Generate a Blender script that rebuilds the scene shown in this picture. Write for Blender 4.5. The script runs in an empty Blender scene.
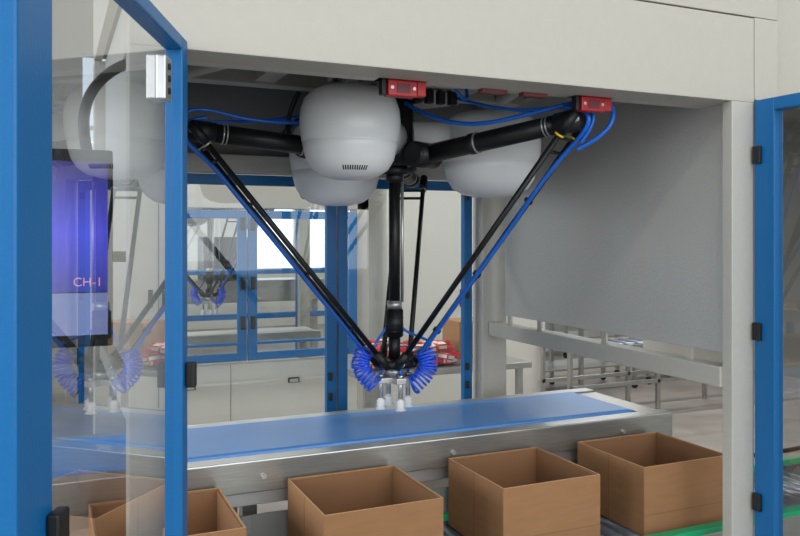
import bpy, bmesh, math, random
from mathutils import Vector, Matrix
random.seed(4)
S = bpy.context.scene
S.view_settings.view_transform = 'Standard'
S.view_settings.look = 'None'
S.view_settings.exposure = 0.0

# ------------------------------------------------------------------ materials
def s2l(c):
    return tuple(((v/255)/12.92 if v/255 <= 0.04045 else ((v/255+0.055)/1.055)**2.4) for v in c)
def mat(name, rgb, rough=0.5, metal=0.0, noise=0.0, scale=20, stretch=(1,1,1), bump=0.0, emit=0, coat=0, spec=0.5):
    m = bpy.data.materials.new(name); m.use_nodes = True
    nt = m.node_tree; b = nt.nodes['Principled BSDF']
    c = s2l(rgb)
    b.inputs['Base Color'].default_value = (*c, 1)
    b.inputs['Roughness'].default_value = rough
    b.inputs['Metallic'].default_value = metal
    b.inputs['Specular IOR Level'].default_value = spec
    if coat: b.inputs['Coat Weight'].default_value = coat
    if emit:
        b.inputs['Emission Color'].default_value = (*c, 1)
        b.inputs['Emission Strength'].default_value = emit
    if noise or bump:
        tc = nt.nodes.new('ShaderNodeTexCoord'); mp = nt.nodes.new('ShaderNodeMapping')
        mp.inputs['Scale'].default_value = stretch
        n = nt.nodes.new('ShaderNodeTexNoise'); n.inputs['Scale'].default_value = scale
        n.inputs['Detail'].default_value = 5
        nt.links.new(tc.outputs['Object'], mp.inputs[0]); nt.links.new(mp.outputs[0], n.inputs[0])
        if noise:
            r = nt.nodes.new('ShaderNodeValToRGB')
            r.color_ramp.elements[0].position = 0.3; r.color_ramp.elements[1].position = 0.7
            r.color_ramp.elements[0].color = (*[max(0, v*(1-noise)) for v in c], 1)
            r.color_ramp.elements[1].color = (*[min(1, v*(1+noise)) for v in c], 1)
            nt.links.new(n.outputs[0], r.inputs[0]); nt.links.new(r.outputs[0], b.inputs['Base Color'])
        if bump:
            bp = nt.nodes.new('ShaderNodeBump'); bp.inputs['Strength'].default_value = bump
            bp.inputs['Distance'].default_value = 0.01
            nt.links.new(n.outputs[0], bp.inputs['Height']); nt.links.new(bp.outputs[0], b.inputs['Normal'])
    return m
def glassmat(name, tint=(0.93,0.96,0.96), base=0.06, k=0.8, p=4.0):
    m = bpy.data.materials.new(name); m.use_nodes = True
    nt = m.node_tree; nt.nodes.clear()
    o = nt.nodes.new('ShaderNodeOutputMaterial'); mx = nt.nodes.new('ShaderNodeMixShader')
    t = nt.nodes.new('ShaderNodeBsdfTransparent'); g = nt.nodes.new('ShaderNodeBsdfGlossy')
    t.inputs[0].default_value = (*tint, 1); g.inputs['Roughness'].default_value = 0.0
    g.inputs['Color'].default_value = (1,1,1,1)
    lw = nt.nodes.new('ShaderNodeLayerWeight'); lw.inputs[0].default_value = 0.5
    pw = nt.nodes.new('ShaderNodeMath'); pw.operation = 'POWER'; pw.inputs[1].default_value = p
    ma = nt.nodes.new('ShaderNodeMath'); ma.operation = 'MULTIPLY_ADD'; ma.use_clamp = True
    ma.inputs[1].default_value = k; ma.inputs[2].default_value = base
    nt.links.new(lw.outputs['Facing'], pw.inputs[0]); nt.links.new(pw.outputs[0], ma.inputs[0])
    nt.links.new(ma.outputs[0], mx.inputs[0]); nt.links.new(t.outputs[0], mx.inputs[1])
    nt.links.new(g.outputs[0], mx.inputs[2]); nt.links.new(mx.outputs[0], o.inputs[0])
    return m
def screenmat():
    # a display showing a deep-violet interface with a vertical colour ramp
    m = bpy.data.materials.new('screen_interface'); m.use_nodes=True
    nt=m.node_tree; b=nt.nodes['Principled BSDF']; b.inputs['Roughness'].default_value=0.2
    tc=nt.nodes.new('ShaderNodeTexCoord'); sp=nt.nodes.new('ShaderNodeSeparateXYZ'); r=nt.nodes.new('ShaderNodeValToRGB')
    nt.links.new(tc.outputs['Generated'],sp.inputs[0]); nt.links.new(sp.outputs['Z'],r.inputs[0])
    e=r.color_ramp.elements; e[0].position=0; e[0].color=(*s2l((58,60,150)),1); e[1].position=1; e[1].color=(*s2l((44,34,100)),1)
    x=e.new(0.45); x.color=(*s2l((74,72,215)),1)
    nt.links.new(r.outputs[0],b.inputs['Base Color']); nt.links.new(r.outputs[0],b.inputs['Emission Color'])
    b.inputs['Emission Strength'].default_value=0.9
    return m

M = dict(
 frame = mat('painted_steel_beige', (186,183,175), 0.45, noise=0.02, scale=60, bump=0.05),
 hood  = mat('painted_hood', (182,178,168), 0.5, noise=0.015, scale=40, bump=0.03),
 seam  = mat('seam_dark', (120,118,112), 0.6),
 panel = mat('grey_hammered_panel', (212,210,205), 0.36, 0.5, noise=0.03, scale=120, bump=0.15),
 roof  = mat('roof_grey', (98,100,104), 0.6),
 rearp = mat('rear_upper_grey', (128,128,126), 0.6),
 blue  = mat('blue_powdercoat', (8,98,158), 0.38, noise=0.03, scale=200, bump=0.06, spec=0.4),
 belt  = mat('blue_belt', (70,134,204), 0.33, noise=0.02, scale=5),
 steel = mat('brushed_stainless', (178,178,175), 0.32, 0.88, noise=0.10, scale=12, stretch=(1,14,14)),
 alu   = mat('aluminium', (200,200,200), 0.38, 0.8),
 roller= mat('roller_steel', (140,148,160), 0.35, 0.7),
 black = mat('carbon_black', (22,22,23), 0.42, noise=0.2, scale=80, spec=0.4),
 rubber= mat('black_plastic', (16,16,18), 0.5),
 dome  = mat('robot_white', (230,231,232), 0.27, noise=0.01, scale=10),
 hose  = mat('blue_air_hose', (15,100,205), 0.3),
 coil  = mat('blue_coil_hose', (35,90,235), 0.3),
 red   = mat('red_plastic', (185,35,42), 0.4),
 dred  = mat('dark_red_plastic', (110,50,55), 0.5),
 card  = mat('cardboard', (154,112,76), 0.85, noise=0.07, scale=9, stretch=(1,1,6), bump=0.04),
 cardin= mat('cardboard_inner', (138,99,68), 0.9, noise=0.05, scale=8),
 cardi = mat('cardboard_edge', (188,150,112), 0.9),
 tape  = mat('cardboard_crease', (122,86,58), 0.9),
 green = mat('green_guide', (25,165,110), 0.4),
 floor = mat('concrete', (146,139,132), 0.45, noise=0.14, scale=3, bump=0.03),
 wall  = mat('wall_paint', (206,205,198), 0.8, noise=0.02, scale=2),
 ceil  = mat('ceiling_paint', (190,192,194), 0.8),
 wframe= mat('window_frame', (225,228,228), 0.5),
 white = mat('white_metal', (208,205,196), 0.5),
 yellow= mat('yellow_label', (230,200,40), 0.5),
 screen= screenmat(),
 screen2=mat('screen_light', (135,145,195), 0.2, emit=0.5),
 txt   = mat('screen_text', (225,160,190), 0.4, emit=0.8),
 lamp  = mat('lamp_diffuser', (255,255,250), 0.5, emit=3.0),
 wood  = mat('carton_brown', (160,118,80), 0.8),
 glass = glassmat('door_glass', tint=(0.76,0.79,0.81), base=0.12, k=1.15, p=3.3),
 glassb= glassmat('back_glass', base=0.05, k=0.5),
 wglass= glassmat('window_glass', base=0.04, k=0.4),
)

# ------------------------------------------------------------------ helpers
def group(name, loc=(0,0,0), rz=0):
    e = bpy.data.objects.new(name, None); e.empty_display_size = 0.1
    e.location = loc; e.rotation_euler = (0,0,rz)
    S.collection.objects.link(e); return e
def link(name, me, parent, m, smooth=False, loc=(0,0,0)):
    o = bpy.data.objects.new(name, me); S.collection.objects.link(o)
    if m: me.materials.append(m)
    o.location = loc
    if parent: o.parent = parent
    if smooth:
        for p in me.polygons: p.use_smooth = True
    return o
def box(name, par, x0,x1,y0,y1,z0,z1, m, bev=0.003):
    bm = bmesh.new(); bmesh.ops.create_cube(bm, size=1)
    c = Vector(((x0+x1)/2,(y0+y1)/2,(z0+z1)/2))
    for v in bm.verts:
        v.co = Vector((v.co.x*(x1-x0), v.co.y*(y1-y0), v.co.z*(z1-z0)))
    if bev:
        bmesh.ops.bevel(bm, geom=bm.edges[:], offset=min(bev, 0.3*min(x1-x0,y1-y0,z1-z0)), segments=2, affect='EDGES', profile=0.6)
    me = bpy.data.meshes.new(name); bm.to_mesh(me); bm.free()
    return link(name, me, par, m, loc=c)
def cyl(name, par, p0, p1, r, m, seg=20, r2=None, bev=0):
    p0=Vector(p0); p1=Vector(p1); d=p1-p0
    bm = bmesh.new()
    bmesh.ops.create_cone(bm, cap_ends=True, segments=seg, radius1=r, radius2=r if r2 is None else r2, depth=d.length)
    if bev:
        es=[e for e in bm.edges if any(len(f.verts)>4 for f in e.link_faces)]
        bmesh.ops.bevel(bm, geom=es, offset=bev, segments=3, affect='EDGES')
    q = d.to_track_quat('Z','Y').to_matrix().to_4x4()
    bmesh.ops.transform(bm, matrix=q, verts=bm.verts)
    me = bpy.data.meshes.new(name); bm.to_mesh(me); bm.free()
    o = link(name, me, par, m, loc=(p0+p1)/2)
    for p in me.polygons: p.use_smooth = len(p.vertices) <= 4
    return o
def lathe(name, par, prof, loc, m, seg=40, rot=None):
    bm = bmesh.new(); rings=[]
    for r,z in prof:
        if r < 1e-5: rings.append([bm.verts.new((0,0,z))])
        else: rings.append([bm.verts.new((r*math.cos(2*math.pi*i/seg), r*math.sin(2*math.pi*i/seg), z)) for i in range(seg)])
    for a,b in zip(rings, rings[1:]):
        for i in range(seg):
            j=(i+1)%seg
            if len(a)==1 and len(b)==1: continue
            if len(a)==1: bm.faces.new((a[0], b[j], b[i]))
            elif len(b)==1: bm.faces.new((a[i], a[j], b[0]))
            else: bm.faces.new((a[i],a[j],b[j],b[i]))
    bmesh.ops.recalc_face_normals(bm, faces=bm.faces[:])
    if rot is not None: bmesh.ops.transform(bm, matrix=rot, verts=bm.verts)
    me = bpy.data.meshes.new(name); bm.to_mesh(me); bm.free()
    return link(name, me, par, m, smooth=True, loc=loc)
def tube(name, par, pts, r, m, smooth=True, res=6):
    cu = bpy.data.curves.new(name,'CURVE'); cu.dimensions='3D'; cu.bevel_depth=r; cu.bevel_resolution=3
    cu.use_fill_caps=True
    if smooth:
        sp = cu.splines.new('NURBS'); sp.points.add(len(pts)-1); sp.order_u=3 if len(pts)<4 else 4
        sp.use_endpoint_u=True; sp.resolution_u=res
    else:
        sp = cu.splines.new('POLY'); sp.points.add(len(pts)-1)
    for p,q in zip(sp.points, pts): p.co=(*q,1)
    cu.materials.append(m)
    o = bpy.data.objects.new(name, cu); S.collection.objects.link(o)
    if par: o.parent = par
    return o
def quad(name, par, vs, m):
    me = bpy.data.meshes.new(name); me.from_pydata(vs, [], [(0,1,2,3)])
    return link(name, me, par, m)

# ------------------------------------------------------------------ room shell
X0,X1,Y0,Y1,H = -6.0,14.0,-5.0,14.0,6.0
box('floor', None, X0,X1,Y0,Y1,-0.1,0, M['floor'],0)
box('ceiling', None, X0,X1,Y0,Y1,H,H+0.1, M['ceil'],0)
box('wall_right', None, X1,X1+0.2,Y0,Y1,0,H, M['wall'],0)
def window_wall(name, axis, c, a0, a1, openings, zb, zt, wi):
    w = group(name)
    def bx(n,u0,u1,z0,z1,m,off=0.1,b=0):
        if axis=='x': box(n,w,u0,u1,c-off,c+off,z0,z1,m,b)
        else: box(n,w,c-off,c+off,u0,u1,z0,z1,m,b)
    bx('lower_wall',a0,a1,0,zb,M['wall']); bx('upper_wall',a0,a1,zt,H,M['wall'])
    e = a0
    for k,(o0,o1) in enumerate(openings):
        bx('pier_%d'%k,e,o0,zb,zt,M['wall']); e=o1
    bx('pier_end',e,a1,zb,zt,M['wall'])
    for k,(o0,o1) in enumerate(openings):
        g = group('window_%d'%(wi+k))
        def fb(n,u0,u1,z0,z1,off=0.03):
            if axis=='x': box(n,g,u0,u1,c-off,c+off,z0,z1,M['wframe'],0)
            else: box(n,g,c-off,c+off,u0,u1,z0,z1,M['wframe'],0)
        nv = max(2,int((o1-o0)/0.8))
        for i in range(nv+1):
            u=o0+(o1-o0)*i/nv; fb('mullion_%d'%i,max(o0,u-0.035),min(o1,u+0.035),zb,zt)
        nh=3
        for i in range(nh+1):
            z=zb+(zt-zb)*i/nh; fb('transom_%d'%i,o0,o1,max(zb,z-0.035),min(zt,z+0.035),0.028)
        if axis=='x': quad('pane',g,[(o0,c,zb),(o1,c,zb),(o1,c,zt),(o0,c,zt)],M['wglass'])
        else: quad('pane',g,[(c,o0,zb),(c,o1,zb),(c,o1,zt),(c,o0,zt)],M['wglass'])
window_wall('wall_back','x',Y1,X0,X1,[(-4.5,-1.5),(0.45,2.05),(3.1,6.1),(8.5,11.5)],1.0,4.6,1)
window_wall('wall_left','y',X0,Y0,Y1,[(-3.5,-0.5),(0.5,3.5),(4.5,7.5),(8.5,11.5)],1.0,4.6,5)
window_wall('wall_front','x',Y0,X0,X1,[(-4,-1),(0,3),(4,7),(8,11)],1.0,4.6,9)

def area(name, loc, rot, sx, sy, e, col=(1,1,1)):
    l = bpy.data.lights.new(name,'AREA'); l.shape='RECTANGLE'; l.size=sx; l.size_y=sy; l.energy=e; l.color=col
    o = bpy.data.objects.new(name,l); o.location=loc; o.rotation_euler=rot; S.collection.objects.link(o); return o
for i,(lx,ly) in enumerate([(-2.2,-1.2),(2.2,-1.2),(6,-1.2),(-2.2,5.2),(2.2,5.2),(6.5,5.2),(2,9.8),(8,9.8)]):
    g = group('ceiling_lamp',(lx,ly,4.9))
    box('housing',g,-1.2,1.2,-0.16,0.16,0.02,0.1,M['white'])
    box('diffuser',g,-1.15,1.15,-0.13,0.13,0.0,0.02,M['lamp'],0)
    for sx in (-1,1): cyl('rod_%d'%(sx+1),g,(sx,0,0.1),(sx,0,1.1),0.01,M['alu'],8)
    area('lamp_light',(lx,ly,4.87),(0,0,0),2.3,0.3,56 if ly<0 else 95,(1,0.985,0.96))
area('front_fill',(1.5,Y0+0.2,2.8),(math.radians(90),0,0),7,3.4,190,(0.95,0.98,1))  # added fill lamp behind the camera, brightens the robot domes from the front
area('daylight_left',(X0+0.2,2.0,2.8),(0,math.radians(-90),0),3.4,7,400,(0.93,0.97,1))

w = bpy.data.worlds.new('World'); S.world = w; w.use_nodes=True
bg = w.node_tree.nodes['Background']; bg.inputs[0].default_value=(0.84,0.92,1,1); bg.inputs[1].default_value=1.6

# ------------------------------------------------------------------ machine frame
fr = group('packing_machine_frame')
F=M['frame']
XL0,XL1,XR0,XR1 = 0.16,0.28,1.935,2.06
YF,YB = 1.85,3.45
box('post_front_left',fr,XL0,XL1,YF,YF+0.08,0,2.03,F)
box('post_front_right',fr,1.965,XR1,YF,YF+0.04,0,2.03,F)
box('post_rear_left',fr,XL0,XL1,YB-0.1,YB,0,2.3,F)
box('post_rear_right',fr,XR0-0.01,XR1,YB-0.1,YB,0,2.3,F)
box('beam_front',fr,XL0,XR1,YF,YF+0.12,2.03,2.30,M['hood'])
box('beam_lip',fr,XL0,XR1,YF+0.12,YF+0.17,2.03,2.045,F)
box('hood_front',fr,XL0,2.17,YF+0.004,YF+0.06,2.306,3.1,M['hood'])
box('hood_corner',fr,2.064,2.17,YF+0.002,YF+0.12,2.04,2.304,M['hood'])
box('hood_side_module',fr,2.176,3.0,YF+0.02,YF+0.08,2.04,3.1,M['hood'])
box('module_post',fr,2.9,3.0,YF+0.1,YF+0.2,0,2.04,F)
box('module_side_panel',fr,3.0,3.02,YF+0.1,YB,0.98,2.4,M['hood'])
box('hood_back',fr,XL0,3.0,YB-0.05,YB,2.345,3.1,M['hood'])
box('hood_left',fr,XL0,XL0+0.03,YF+0.06,YB-0.05,2.306,3.1,M['hood'])
box('roof_plate',fr,XL0+0.03,3.0,YF+0.08,YB-0.05,2.32,2.34,M['roof'],0)
# right side
box('side_panel_right',fr,1.99,2.003,YF+0.05,YB-0.2,1.225,2.3,M['panel'])
box('side_rail_right',fr,1.955,2.03,YF+0.04,YB-0.1,1.12,1.185,F)
box('side_rail_low_right',fr,1.955,2.03,YF+0.04,YB-0.1,0.1,0.18,F)
for i,y in enumerate((2.05,2.5,2.95,3.2)):
    box('panel_tab_%d'%i,fr,1.992,2.0,y,y+0.03,1.185,1.225,F,0)
box('top_rail_right',fr,1.955,2.03,YF+0.12,YB-0.1,2.22,2.3,F)
# left side
box('side_panel_left',fr,0.2,0.215,YF+0.08,YB-0.1,1.225,2.3,M['panel'])
box('side_rail_left',fr,0.18,0.265,YF+0.08,YB-0.1,1.12,1.185,F)
box('side_rail_low_left',fr,0.18,0.265,YF+0.08,YB-0.1,0.1,0.18,F)
# back
box('beam_rear',fr,XL1,XR0-0.01,YB-0.1,YB,1.875,1.95,F)
box('panel_rear_upper',fr,XL1,XR0,YB-0.05,YB-0.03,1.95,2.32,M['rearp'],0)
box('beam_rear_low',fr,XL1,XR0,YB-0.1,YB,0.66,0.74,F)
box('beam_base_front',fr,XL1,1.965,YF,YF+0.08,0.08,0.16,F)
box('beam_base_rear',fr,XL1,XR0,YB-0.08,YB,0.08,0.16,F)
# roof cross members
box('roof_beam_front',fr,XL1,XR0,2.30,2.38,2.19,2.27,F)
box('roof_beam_rear',fr,XL1,XR0,3.0,3.08,2.19,2.27,F)
box('roof_member_left',fr,0.72,0.80,2.38,3.0,2.2,2.27,F)
box('roof_member_right',fr,1.54,1.62,2.38,3.0,2.2,2.27,F)
for i,(a,b) in enumerate((((0.3,3.3),(0.7,2.42)),((1.9,3.3),(1.66,2.42)))):
    cyl('roof_brace_%d'%i,fr,(a[0],a[1],2.2),(b[0],b[1],2.22),0.03,F,12)
box('mount_hanger_left',fr,0.86,0.90,2.36,2.40,2.03,2.2,M['alu'],0.002)
box('mount_plate_left',fr,0.80,0.93,2.30,2.42,2.175,2.19,M['alu'],0.002)
box('bracket_plate_a',fr,1.10,1.2,2.04,2.22,2.07,2.075,M['steel'],0)
box('bracket_plate_b',fr,1.32,1.44,2.04,2.22,2.07,2.075,M['steel'],0)
for i,x in enumerate((1.14,1.28)):
    box('cable_connector_%d'%i,fr,x,x+0.085,1.985,2.015,2.018,2.034,M['dred'])
    box('cable_connector_base_%d'%i,fr,x-0.01,x+0.095,1.98,2.018,2.034,2.045,M['alu'],0)

def safety_switch(x,y,z):
    g=group('safety_switch',(x,y,z))
    box('mount',g,-0.075,0.075,-0.025,0.03,0.03,0.04,M['rubber'])
    box('body',g,-0.045,0.042,-0.018,0.018,-0.014,0.03,M['red'],0.004)
    box('head',g,0.044,0.07,-0.015,0.015,-0.010,0.03,M['red'],0.003)
    box('bracket',g,-0.062,-0.049,-0.012,0.012,-0.012,0.03,M['rubber'],0.002)
    box('key',g,-0.02,0.02,-0.020,-0.018,-0.006,0.02,M['dred'],0.0)
    for sx in (-0.034,0.032): cyl('screw_%d'%(sx*1000+50),g,(sx,-0.02,0.008),(sx,-0.018,0.008),0.005,M['alu'],10)
    return g
safety_switch(0.885,1.99,2.0)
safety_switch(1.525,1.99,2.0)

# ------------------------------------------------------------------ front glass doors
def door_leaf(name, loc, rz, W, z0, z1, side, gl, st=0.065, th=0.04, stile_far=0.065, rt=0.06):
    g = group(name, loc, rz); B=M['blue']
    ya,yb = (0,th) if side>0 else (-th,0)
    box('stile_hinge',g,0,st,ya,yb,z0,z1,B,0.004)
    box('stile_free',g,W-stile_far,W,ya,yb,z0,z1,B,0.004)
    box('rail_top',g,st,W-stile_far,ya,yb,z1-rt,z1,B,0.004)
    box('rail_bottom',g,st,W-stile_far,ya,yb,z0,z0+0.06,B,0.004)
    ym=(ya+yb)/2
    quad('glass_pane',g,[(st,ym,z0+0.06),(W-stile_far,ym,z0+0.06),(W-stile_far,ym,z1-rt),(st,ym,z1-rt)],gl)
    return g
a = math.atan2(-0.932,-0.363)
dl = door_leaf('glass_door',(0.286,1.838,0),a,0.885,0.35,2.045,-1,M['glass'],st=0.05,th=0.04,stile_far=0.106,rt=0.03)
for i,z in enumerate((0.6,1.225)):
    box('hinge_%d'%i,dl,0.768,0.805,0.001,0.018,z-0.025,z+0.025,M['rubber'],0.004)
box('handle',dl,0.005,0.03,0.001,0.022,1.262,1.318,M['rubber'],0.004)
box('latch_plate',dl,0.15,0.20,-0.02,0.0,1.88,1.97,M['alu'],0.003)
for i,z in enumerate((1.9,1.925,1.95)): cyl('latch_hole_%d'%i,dl,(0.175,-0.001,z),(0.175,0.003,z),0.007,M['rubber'],12)
dr = door_leaf('glass_door',(2.052,1.842,0),math.radians(-89),0.85,0.35,2.035,1,M['glass'],st=0.075,th=0.04,rt=0.04)
for i,z in enumerate((0.76,1.30,1.86)):
    box('hinge_%d'%i,dr,0.0,0.03,-0.011,-0.001,z-0.028,z+0.028,M['rubber'],0.003)

# rear doors of the machine
for k,(xa,xb) in enumerate(((0.29,1.19),(1.20,1.895))):
    g=group('rear_glass_door',(xa,YB-0.05,0)); W=xb-xa; B=M['blue']; z0,z1=0.75,1.87
    box('stile_left',g,0,0.045,0,0.035,z0,z1,B); box('stile_right',g,W-0.045,W,0,0.035,z0,z1,B)
    box('rail_top',g,0.045,W-0.045,0,0.035,z1-0.045,z1,B); box('rail_bottom',g,0.045,W-0.045,0,0.035,z0,z0+0.045,B)
    quad('glass_pane',g,[(0.045,0.017,z0+0.045),(W-0.045,0.017,z0+0.045),(W-0.045,0.017,z1-0.045),(0.045,0.017,z1-0.045)],M['glassb'])
    hx = W-0.03
    for i,z in enumerate((0.86,0.95,1.3,1.78)): box('catch_%d'%i,g,hx-0.008,hx+0.008,-0.015,-0.0,z,z+0.035,M['rubber'],0.002)

# ------------------------------------------------------------------ delta robot
def delta_robot(loc, detail=True):
    g = group('delta_robot', loc)
    hexp = [(0.0,2.105),(0.26,2.105),(0.28,2.115),(0.28,2.14),(0.26,2.15),(0,2.15)]
    lathe('base_plate',g,hexp,(0,0,0),M['alu'],6)
    for i in range(3):
        t=math.radians(60+120*i); cyl('standoff_%d'%i,g,(0.24*math.cos(t),0.24*math.sin(t),2.15),(0.24*math.cos(t),0.24*math.sin(t),2.2),0.02,M['alu'],12)
    cyl('hub',g,(0,0,1.86),(0,0,2.105),0.07,M['rubber'],24,bev=0.01)
    cyl('hub_cap',g,(0,0,1.83),(0,0,1.86),0.05,M['black'],24)
    prof=[(0,0),(0.06,0.003),(0.105,0.014),(0.138,0.036),(0.158,0.068),(0.168,0.103),(0.1735,0.128),(0.1715,0.131),(0.1745,0.134),(0.181,0.17),(0.183,0.205),(0.179,0.245),(0.166,0.282),(0.142,0.307),(0.11,0.322),(0.06,0.33),(0,0.332)]
    for i,(sc,zb,dr_) in enumerate(((0.91,1.787,0.0),(1.04,1.748,0.025),(1.03,1.725,0.02))):
        t=math.radians(227+120*i); rr=0.345+dr_; c=Vector((rr*math.cos(t),rr*math.sin(t),zb))
        if i==0: c+=Vector((-0.028,0.012,0))
        zs=((2.098 if i==0 else 2.08)-zb)/0.332
        lathe('motor_housing_%d'%(i+1),g,[(r*sc,z*zs) for r,z in prof],c,M['dome'],64)
        cyl('motor_flange_%d'%(i+1),g,(0.06*math.cos(t),0.06*math.sin(t),1.96),(0.24*math.cos(t),0.24*math.sin(t),1.96),0.07,M['dome'],24)
        if detail:
            for s in range(11):
                aa=t+math.radians(30)+(s-5)*0.06
                p=c+Vector((0.130*sc*math.cos(aa),0.130*sc*math.sin(aa),0.028*zs))
                q=c+Vector((0.142*sc*math.cos(aa),0.142*sc*math.sin(aa),0.041*zs))
                tube('vent_%d_%d'%(i,s),g,[p,q],0.002,M['rubber'],False)
    pz=1.135
    for i,ang in enumerate((180,300,60)):
        t=math.radians(ang); d=Vector((math.cos(t),math.sin(t),0)); tn=Vector((-math.sin(t),math.cos(t),0))
        ez = (1.955,1.972,1.86)[i]
        rootz=(1.905,1.895,1.89)[i]
        P=lambda r,z: d*r+Vector((0,0,z))
        root=P(0.13,rootz); el=P((0.735,0.725,0.69)[i],ez)
        L=(el-root).normalized()
        cyl('gearbox_%d'%(i+1),g,root-tn*0.07,root+tn*0.07,0.046,M['black'],28,bev=0.01)
        cyl('upper_arm_%d'%(i+1),g,root,el-L*0.02,0.034,M['black'],28,r2=0.032)
        cyl('arm_clamp_%d'%(i+1),g,root+L*0.2,root+L*0.225,0.037,M['rubber'],28,r2=0.037)
        cyl('arm_ring_%d'%(i+1),g,root+L*0.225,root+L*0.230,0.0375,M['alu'],28)
        cyl('elbow_body_%d'%(i+1),g,el-L*0.085,el+L*0.015,0.036,M['rubber'],28,bev=0.008)
        for q in (0.10,0.112): cyl('elbow_ring_%d_%d'%(i+1,int(q*1000)),g,el-L*(q+0.004),el-L*q,0.0345,M['alu'],28)
        cyl('elbow_shaft_%d'%(i+1),g,el-tn*0.058,el+tn*0.058,0.014,M['alu'],16)
        lo=P(0.055,pz)
        for s in (-1,1):
            a_=el+tn*0.056*s; b_=lo+tn*0.05*s
            D=(b_-a_).normalized()
            cyl('forearm_rod_%d_%d'%(i+1,s+1),g,a_,b_,0.0098,M['black'],14)
            cyl('rod_socket_top_%d_%d'%(i+1,s+1),g,a_-D*0.02,a_+D*0.06,0.017,M['rubber'],16,bev=0.004)
            cyl('rod_socket_low_%d_%d'%(i+1,s+1),g,b_-D*0.06,b_+D*0.015,0.015,M['rubber'],16,bev=0.004)
            cyl('rod_label_%d_%d'%(i+1,s+1),g,a_+D*0.062,a_+D*0.068,0.0165,M['yellow'] if i==1 else M['alu'],16)
        for f in (0.07,0.12):
            pa=el+(lo-el)*f; cyl('spring_%d_%d'%(i+1,int(f*100)),g,pa-tn*0.055,pa+tn*0.055,0.006,M['rubber'],10)
        pa=el+(lo-el)*0.93; cyl('spring_low_%d'%(i+1),g,pa-tn*0.05,pa+tn*0.05,0.006,M['alu'],10)
        cyl('lower_shaft_%d'%(i+1),g,lo-tn*0.055,lo+tn*0.055,0.012,M['alu'],14)
        if i<2:
            el2=el+d*0.03
            pts=[el+L*-0.05+Vector((0,0,0.05)), el2+d*0.02+Vector((0,0,0.03)), el2+Vector((0,0,-0.04))]
            for f in (0.12,0.25,0.4,0.55,0.7,0.85,0.97):
                pts.append(el+(lo-el)*f+d*0.018+tn*(0.01*math.sin(f*17)-(0.03 if i==0 else -0.02)))
            tube('air_hose_rod_%d'%(i+1),g,pts,0.0078,M['hose'])
            for f in (0.3,0.6,0.85):
                pa=el+(lo-el)*f-tn*0.05*(1 if i==0 else -1)
                cyl('hose_clip_%d_%d'%(i+1,int(f*100)),g,pa-(el-lo).normalized()*0.006,pa+(el-lo).normalized()*0.006,0.015,M['rubber'],14)
    # central telescopic shaft
    cyl('shaft_upper',g,(0,0,1.84),(0,0,1.36),0.021,M['black'],24)
    cyl('shaft_collar_top',g,(0,0,1.80),(0,0,1.84),0.032,M['rubber'],24,bev=0.005)
    cyl('shaft_collar',g,(0,0,1.335),(0,0,1.365),0.028,M['alu'],24,bev=0.003)
    cyl('shaft_guide_rod',g,(0.026,-0.012,1.84),(0.026,-0.012,1.36),0.006,M['alu'],16)
    cyl('shaft_sleeve',g,(0,0,1.23),(0,0,1.335),0.033,M['rubber'],24,bev=0.004)
    for z in (1.25,1.275,1.3): cyl('shaft_groove_%d'%int(z*1000),g,(0,0,z),(0,0,z+0.004),0.0345,M['black'],24)
    cyl('universal_joint',g,(0,0,1.15),(0,0,1.23),0.022,M['rubber'],20,bev=0.004)
    # moving platform + gripper
    lathe('moving_platform',g,[(0,-0.014),(0.075,-0.014),(0.082,-0.008),(0.082,0.008),(0.075,0.014),(0,0.014)],(0,0,pz),M['rubber'],6)
    cyl('tool_flange',g,(0,0,pz-0.05),(0,0,pz-0.012),0.04,M['alu'],24,bev=0.004)
    box('gripper_bar',g,-0.075,0.075,-0.03,0.03,pz-0.07,pz-0.05,M['alu'])
    box('gripper_bar_cross',g,-0.02,0.02,-0.07,0.07,pz-0.071,pz-0.049,M['alu'])
    for i,(x,y) in enumerate(((-0.055,0),(0.055,0),(0,-0.055),(0,0.055))):
        cyl('suction_stem_%d'%i,g,(x,y,pz-0.125),(x,y,pz-0.04),0.009,M['alu'],14)
        cyl('stem_nut_%d'%i,g,(x,y,pz-0.05),(x,y,pz-0.038),0.014,M['steel'],6)
        lathe('suction_cup_%d'%i,g,[(0.008,0),(0.011,-0.006),(0.018,-0.011),(0.012,-0.017),(0.019,-0.023),(0.013,-0.028),(0.023,-0.04),(0.02,-0.04),(0.006,-0.022)],(x,y,pz-0.125),M['dome'],20)
        cyl('fitting_%d'%i,g,(x,y,pz-0.04),(x,y,pz-0.018),0.006,M['hose'],10)
    # coiled hoses either side
    R=Vector((0.914,-0.405,0)); N=Vector((0.405,0.914,0)); U=Vector((0,0,1))
    for s in (-1,1):
        ctr=[]
        for k in range(9):
            f=k/8
            ctr.append(R*s*(0.105+0.035*math.sin(math.pi*f)) + N*(-0.045) + U*(pz+0.055-0.13*f) - R*s*0.035*f)
        pts=[]; turns=12; n=turns*14
        for k in range(n+1):
            f=k/n*8; i0=min(7,int(f)); ff=f-i0
            c=ctr[i0].lerp(ctr[i0+1],ff); T=(ctr[i0+1]-ctr[i0]).normalized()
            A=T.cross(N).normalized(); ph=2*math.pi*turns*k/n
            pts.append(c+A*0.031*math.cos(ph)+N*0.031*math.sin(ph))
        tube('coil_hose_%d'%(s+1),g,pts,0.0042,M['coil'],False)
        tube('coil_tail_%d'%(s+1),g,[pts[0],pts[0]+U*0.03,U*(pz+0.10)+R*s*0.05,U*(pz+0.13)+R*s*0.03],0.005,M['hose'])
        tube('coil_tail_low_%d'%(s+1),g,[pts[-1],pts[-1]-U*0.02-R*s*0.02,U*(pz-0.05)+R*s*0.06],0.005,M['hose'])
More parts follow.
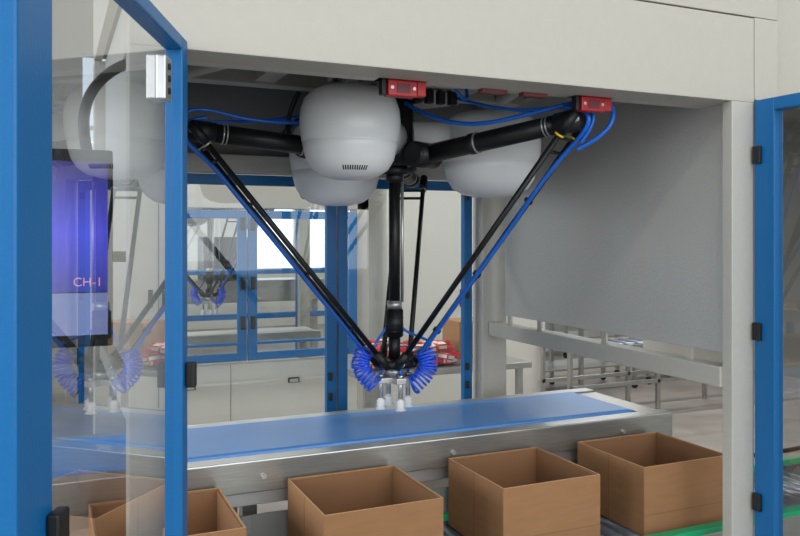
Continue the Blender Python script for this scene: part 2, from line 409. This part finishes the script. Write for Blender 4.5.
    if detail:
        tube('air_hose_left',g,[(-0.2,-0.02,2.1),(-0.3,-0.05,2.0),(-0.45,-0.06,1.985),(-0.6,-0.04,2.0),(-0.75,-0.04,2.04),(-0.79,-0.02,1.98),(-0.76,-0.03,1.9)],0.0065,M['hose'])
        tube('air_hose_left_b',g,[(-0.1,0.15,2.1),(-0.35,0.08,2.03),(-0.58,0.06,1.99),(-0.73,0.05,2.0),(-0.77,0.03,1.92)],0.006,M['hose'])
        tube('air_hose_right',g,[(0.0,-0.10,2.08),(0.04,-0.25,2.0),(0.12,-0.38,1.965),(0.22,-0.48,1.99),(0.33,-0.58,2.02),(0.44,-0.64,2.05),(0.48,-0.68,2.0),(0.44,-0.67,1.92),(0.37,-0.61,1.88)],0.0075,M['hose'])
        tube('air_hose_right_b',g,[(0.12,-0.2,2.1),(0.2,-0.4,2.02),(0.30,-0.53,2.01),(0.395,-0.64,2.03),(0.41,-0.67,1.97),(0.37,-0.63,1.9)],0.006,M['hose'])
        tube('air_hose_loop',g,[(0.0,-0.35,2.2),(0.02,-0.42,2.08),(0.10,-0.40,2.02),(0.12,-0.34,2.10),(0.10,-0.3,2.2)],0.006,M['hose'])
        tube('cable_main',g,[(-0.05,-0.5,2.2),(-0.12,-0.42,2.12),(-0.06,-0.36,2.06),(0.02,-0.22,2.07),(0.03,-0.08,2.09)],0.009,M['rubber'])
        tube('cable_back',g,[(-0.15,0.1,2.15),(-0.45,0.25,1.97),(-0.38,0.35,1.93),(-0.2,0.3,2.0)],0.009,M['rubber'])
        tube('cable_ring',g,[(-0.35,0.05,2.12),(-0.42,0.1,1.99),(-0.36,0.12,1.87),(-0.28,0.1,1.9)],0.009,M['rubber'])
        for i in range(4):
            box('cable_gland_%d'%i,g,-0.03+0.045*i,-0.005+0.045*i,-0.25,-0.22,2.06,2.105,M['rubber'],0.003)
    return g
delta_robot((1.165,2.68,0))

# ------------------------------------------------------------------ belt conveyor
bc = group('belt_conveyor')
BX0,BX1=-1.1,2.17
box('belt',bc,BX0,BX1,2.545,2.965,0.845,0.9,M['belt'],0.02)
for nm,ya,yb in (('front',2.47,2.54),('rear',2.97,3.04)):
    box('side_plate_'+nm,bc,BX0-0.05,BX1+0.13,ya,yb,0.79,0.892,M['steel'],0.004)
    box('side_foot_'+nm,bc,BX0-0.05,BX1+0.0,ya+0.02,yb-0.02,0.745,0.79,M['alu'],0.002)
box('end_plate',bc,BX1+0.03,BX1+0.13,2.54,2.97,0.8,0.885,M['steel'],0.004)
box('end_drive_box',bc,BX1-0.3,BX1+0.1,2.56,2.9,0.7,0.79,M['steel'],0.004)
for i,x in enumerate((-0.7,-0.1,0.62,1.30,2.05)):
    cyl('bolt_%d'%i,bc,(x,2.462,0.84),(x,2.47,0.84),0.009,M['alu'],6)
for i,x in enumerate((-0.8,0.6,2.1)):
    for y in (2.60,2.90): box('leg_%d_%d'%(i,int(y*10)),bc,x-0.025,x+0.025,y-0.025,y+0.025,0,0.79,M['steel'],0.003)
    box('leg_brace_%d'%i,bc,x-0.02,x+0.02,2.625,2.875,0.3,0.34,M['steel'],0.002)

# ------------------------------------------------------------------ roller conveyor
rc = group('roller_conveyor')
RX0,RX1=-1.2,4.6
box('side_rail_front',rc,RX0,RX1,1.99,2.02,0.53,0.61,M['steel'],0.003)
box('side_rail_rear',rc,RX0,RX1,2.455,2.465,0.53,0.61,M['steel'],0.003)
box('green_guide_front',rc,RX0,RX1,1.985,2.025,0.61,0.63,M['green'],0.004)
box('green_guide_rear',rc,RX0,RX1,2.445,2.468,0.61,0.635,M['green'],0.004)
x=RX0+0.04; i=0
while x<RX1-0.03:
    cyl('roller_%d'%i,rc,(x,2.02,0.575),(x,2.455,0.575),0.024,M['roller'],14); x+=0.062; i+=1
for i,x in enumerate((-0.9,0.5,1.75,3.2,4.4)):
    for y in (2.0,2.46): box('leg_%d_%d'%(i,int(y*10)),rc,x-0.02,x+0.02,y-0.005,y+0.02 if y<2.1 else y+0.005,0,0.53,M['steel'],0.002)
box('guard_plate',rc,0.3,2.3,2.472,2.478,0.40,0.72,M['rearp'],0)
for i,x in enumerate((0.55,1.17,1.72)):
    box('guard_rib_%d'%i,rc,x,x+0.03,2.469,2.472,0.62,0.72,M['steel'],0)

# ------------------------------------------------------------------ cardboard boxes
def carton(x0,x1,y0=2.075,y1=2.44,zb=0.60,zt=0.83):
    g=group('cardboard_box',(x0,y0,zb)); W=x1-x0; D=y1-y0; Hh=zt-zb; t=0.005
    C=M['card']; I=M['cardin']
    box('side_front',g,0,W,0,t,0,Hh,C,0.0015); box('side_back',g,0,W,D-t,D,0,Hh,C,0.0015)
    box('side_left',g,0,t,t,D-t,0,Hh,C,0.0015); box('side_right',g,W-t,W,t,D-t,0,Hh,C,0.0015)
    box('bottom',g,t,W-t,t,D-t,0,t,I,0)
    box('rim_front',g,0.0005,W-0.0005,0.0008,t-0.0008,Hh,Hh+0.0012,M['cardi'],0)
    box('rim_back',g,0.0005,W-0.0005,D-t+0.0008,D-0.0008,Hh,Hh+0.0012,M['cardi'],0)
    box('rim_left',g,0.0008,t-0.0008,t,D-t,Hh,Hh+0.0012,M['cardi'],0)
    box('rim_right',g,W-t+0.0008,W-0.0008,t,D-t,Hh,Hh+0.0012,M['cardi'],0)
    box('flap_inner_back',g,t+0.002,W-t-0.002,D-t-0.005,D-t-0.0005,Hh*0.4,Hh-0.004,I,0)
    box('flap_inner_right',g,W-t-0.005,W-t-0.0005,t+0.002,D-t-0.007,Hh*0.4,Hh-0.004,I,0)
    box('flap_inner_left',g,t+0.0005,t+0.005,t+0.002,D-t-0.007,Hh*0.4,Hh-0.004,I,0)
    box('crease_front',g,0.001,W-0.001,-0.0006,0.0,Hh*0.30,Hh*0.305,M['tape'],0)
    box('seam_left',g,-0.0006,0,D*0.5,D*0.505,0.002,Hh-0.002,M['tape'],0)
    return g
carton(0.10,0.475); carton(0.69,1.06); carton(1.265,1.63); carton(1.81,2.19)

# ------------------------------------------------------------------ operator panel (HMI) behind left door
cp = group('control_panel',(0.062,2.08,0),math.radians(-4))
cp_w=0.08
box('housing',cp,-cp_w,cp_w,0,0.07,1.33,1.815,M['rubber'],0.008)
box('screen_upper',cp,-cp_w+0.010,cp_w-0.012,-0.002,0.001,1.465,1.785,M['screen'],0)
box('screen_lower',cp,-cp_w+0.010,cp_w-0.012,-0.002,0.001,1.36,1.463,M['screen2'],0)
fc=bpy.data.curves.new('screen_text','FONT'); fc.body='CH-1'; fc.size=0.03; fc.extrude=0.0004; fc.align_x='CENTER'
fc.materials.append(M['txt']); to=bpy.data.objects.new('screen_text',fc); S.collection.objects.link(to); to.parent=cp
to.location=(0.022,-0.0035,1.48); to.rotation_euler=(math.radians(90),0,0)
cyl('support_bracket',cp,(0.03,0.06,1.55),(0.125,0.05,1.55),0.014,M['rubber'],14)
tube('panel_cable',cp,[(0.02,0.05,1.81),(0.0,0.06,1.9),(0.03,0.08,2.0),(0.1,0.1,2.05),(0.14,0.1,2.06)],0.014,M['rubber'])

# ------------------------------------------------------------------ second machine behind
m2 = group('packaging_cell_enclosure')
Y2=6.0
box('post_left',m2,0.40,0.50,Y2,Y2+0.1,0,2.1,F); box('post_right',m2,2.28,2.38,Y2,Y2+0.1,0,2.1,F)
box('post_rl',m2,0.40,0.50,Y2+1.6,Y2+1.7,0,2.1,F); box('post_rr',m2,2.28,2.38,Y2+1.6,Y2+1.7,0,2.1,F)
box('beam_top',m2,0.40,2.38,Y2,Y2+0.1,1.82,2.2,M['hood']); box('beam_top_rear',m2,0.40,2.38,Y2+1.6,Y2+1.7,1.9,2.2,M['hood'])
box('roof',m2,0.40,2.38,Y2+0.1,Y2+1.6,2.18,2.2,M['roof'],0)
box('base_cabinet',m2,0.50,2.28,Y2,Y2+0.04,0.12,0.64,M['white'],0.005)
for i,x in enumerate((0.9,1.7)):
    box('cabinet_seam_%d'%i,m2,x+0.35,x+0.354,Y2-0.003,Y2,0.13,0.63,M['seam'],0)
    box('cabinet_pull_%d'%i,m2,x,x+0.09,Y2-0.012,Y2,0.46,0.50,M['rubber'],0.003)
    box('cabinet_pull_in_%d'%i,m2,x+0.01,x+0.08,Y2-0.015,Y2-0.012,0.465,0.49,M['alu'],0)
for k,(xa,xb) in enumerate(((0.52,1.365),(1.375,2.26))):
    g=group('cell_glass_door',(xa,Y2-0.05,0)); W=xb-xa; z0,z1=0.66,1.80; B=M['blue']
    box('stile_left',g,0,0.07,0,0.035,z0,z1,B); box('stile_right',g,W-0.07,W,0,0.035,z0,z1,B)
    box('rail_top',g,0.07,W-0.07,0,0.035,z1-0.06,z1,B); box('rail_bottom',g,0.07,W-0.07,0,0.035,z0,z0+0.06,B)
    box('rail_mid',g,0.07,W-0.07,0,0.035,z0+0.12,z0+0.14,B)
    quad('glass_pane',g,[(0.07,0.017,z0+0.06),(W-0.07,0.017,z0+0.06),(W-0.07,0.017,z1-0.06),(0.07,0.017,z1-0.06)],M['glassb'])
    hx=W-0.035 if k==0 else 0.035
    for i,z in enumerate((0.9,1.2,1.65)): box('handle_%d'%i,g,hx-0.015,hx+0.015,-0.03,-0.0,z,z+0.1,M['rubber'],0.004)
delta_robot((1.25,Y2+0.85,-0.03),False)
mb=group('cell_conveyor')
box('belt',mb,0.6,2.2,Y2+0.75,Y2+1.15,0.72,0.76,M['white'],0.01)
box('side',mb,0.6,2.2,Y2+0.70,Y2+0.74,0.68,0.77,M['steel'],0.003)
for x in (0.7,2.1): box('leg_%d'%int(x*10),mb,x-0.03,x+0.03,Y2+0.9,Y2+0.96,0,0.72,M['steel'],0.002)

m3=group('blue_framed_enclosure')
for i,x in enumerate((0.7,1.5,2.3,3.1,3.9)):
    box('post_%d'%i,m3,x,x+0.07,10.5,10.57,0,2.1,M['blue'])
for i,z in enumerate((0.5,1.1,2.03)):
    box('rail_%d'%i,m3,0.77,3.9,10.5,10.57,z,z+0.07,M['blue'])
box('equipment_bed',m3,1.0,3.6,10.8,11.4,0.7,1.0,M['steel'],0.01)
for i,x in enumerate((1.05,3.45)): box('bed_leg_%d'%i,m3,x,x+0.08,10.9,11.3,0,0.7,M['steel'],0)
box('equipment_head',m3,1.9,2.5,10.85,11.35,1.0,1.6,M['rubber'],0.02)

# storage racks
def rack(x,y,W,rz=0,seed=1):
    g=group('storage_rack',(x,y,0),rz); rnd=random.Random(seed)
    for a_ in (0,W-0.05):
        for b_ in (0,0.55): box('upright_%d_%d'%(a_*10,b_*10),g,a_,a_+0.05,b_,b_+0.05,0,2.2,M['blue'],0.002)
    for k,z in enumerate((0.25,0.9,1.5,2.1)):
        box('shelf_%d'%k,g,0,W,0.002,0.598,z,z+0.04,M['steel'],0.002)
        if z<2:
            xx=0.08; n=0
            while xx<W-0.45:
                ww=rnd.uniform(0.28,0.42); hh=rnd.uniform(0.2,0.42)
                box('stored_carton_%d_%d'%(k,n),g,xx,xx+ww,0.1,0.48,z+0.04,z+0.04+hh,rnd.choice([M['wood'],M['wood'],M['card'],M['white']]),0.004)
                xx+=ww+rnd.uniform(0.03,0.15); n+=1
    return g
rack(-1.9,8.2,2.2,0,3); rack(7.0,11.2,3.2,0,5); rack(-2.4,4.6,1.8,0,8)

wc=group('electrical_cabinet')
box('body',wc,2.55,4.1,6.0,6.9,0.1,2.15,M['white'],0.01)
box('plinth',wc,2.58,4.07,6.03,6.87,0,0.1,M['rubber'],0)
box('door_seam',wc,3.3,3.306,5.996,6.0,0.15,2.1,M['seam'],0)
for i,x in enumerate((3.22,3.36)): box('handle_%d'%i,wc,x,x+0.03,5.97,6.0,1.0,1.15,M['rubber'],0.004)

pt=group('packing_table')
box('top',pt,1.75,3.0,4.55,5.15,0.71,0.75,M['steel'],0.004)
for x in (1.8,2.92):
    for y in (4.6,5.07): box('leg_%d_%d'%(x*10,y*10),pt,x,x+0.04,y,y+0.04,0,0.71,M['steel'],0.002)
box('shelf',pt,1.8,2.96,4.6,5.1,0.2,0.23,M['steel'],0.002)
def packs(name,x0,x1,y0,y1,z,n,sz=0.09,lift=(0,0,0.03)):
    bm=bmesh.new()
    for k in range(n):
        c=Vector((random.uniform(x0,x1),random.uniform(y0,y1),z+sz*0.22+random.choice(lift)))
        mtx=Matrix.Translation(c)@Matrix.Rotation(random.uniform(0,3.1),4,'Z')@Matrix.Rotation(random.uniform(-.25,.25),4,'X')@Matrix.Diagonal((sz,sz*0.6,sz*0.35,1))
        r=bmesh.ops.create_cube(bm,size=1,matrix=mtx)
        mi=random.choice([0,0,1])
        for f in {f for v in r['verts'] for f in v.link_faces}: f.material_index=mi
    bmesh.ops.bevel(bm,geom=bm.edges[:],offset=0.008,segments=2,affect='EDGES')
    me=bpy.data.meshes.new(name); bm.to_mesh(me); bm.free()
    o=link(name,me,None,M['red']); me.materials.append(M['white']); return o
packs('snack_packets',1.85,2.5,4.65,5.05,0.755,90,0.11,(0,0,0.03,0.06,0.09))
g=group('shipping_carton',(2.60,4.75,0.75))
box('body',g,0,0.34,0.1,0.36,0,0.26,M['wood'],0.003); box('tape',g,0.15,0.19,0.099,0.361,0.0,0.2615,M['cardi'],0)

def steel_table(x,y,L=1.6,D=0.6,h=0.62):
    g=group('steel_work_table',(x,y,0))
    box('top',g,0,L,0,D,h-0.03,h,M['steel'],0.004); box('shelf',g,0.04,L-0.04,0.04,D-0.04,0.24,0.26,M['steel'],0.002)
    for i,(a_,b_) in enumerate(((0.02,0.02),(L-0.06,0.02),(0.02,D-0.06),(L-0.06,D-0.06),(L/2,0.02),(L/2,D-0.06))):
        box('leg_%d'%i,g,a_,a_+0.04,b_,b_+0.04,0.09,h-0.03,M['steel'],0.002)
        cyl('caster_%d'%i,g,(a_+0.01,b_+0.02,0.04),(a_+0.035,b_+0.02,0.04),0.04,M['rubber'],16)
        cyl('caster_stem_%d'%i,g,(a_+0.02,b_+0.02,0.04),(a_+0.02,b_+0.02,0.1),0.01,M['alu'],8)
    return g
steel_table(4.2,6.6,1.5,0.6,0.85); steel_table(5.9,6.7,1.6,0.6,0.85); steel_table(5.0,8.6,2.4,0.7,0.8); steel_table(7.9,7.1,1.6)
packs('snack_packets',4.35,4.9,6.7,7.1,0.855,14,0.11)
g=group('stainless_roller_rack',(4.0,5.5,0))
for z in (0.3,0.62):
    for y in (0,0.4): box('rail_%d_%d'%(z*100,y*10),g,0,2.9,y,y+0.03,z,z+0.035,M['steel'],0.003)
for x in (0.0,0.95,1.9,2.86):
    for y in (0,0.4): box('leg_%d_%d'%(x*100,y*10),g,x,x+0.035,y,y+0.035,0,0.62,M['steel'],0.003)
for i in range(22): cyl('roller_%d'%i,g,(0.07+0.13*i,0.03,0.645),(0.07+0.13*i,0.4,0.645),0.02,M['roller'],10)
box('drive_motor',g,1.2,1.5,0.08,0.32,0.36,0.55,M['rubber'],0.02)
tube('floor_cable',None,[(3.2,4.2,0.014),(3.8,4.0,0.014),(4.4,4.3,0.014),(5.2,4.1,0.014),(6.2,4.5,0.014),(7.2,4.3,0.014)],0.014,M['rubber'])

# camera
cam=bpy.data.cameras.new('camera'); co=bpy.data.objects.new('camera',cam); S.collection.objects.link(co)
co.location=(0,0,1.6); co.rotation_euler=(math.radians(90),0,math.radians(-23.9))
cam.sensor_width=36; cam.lens=36*789/800; cam.shift_y=-31/800; cam.clip_start=0.02
S.camera=co
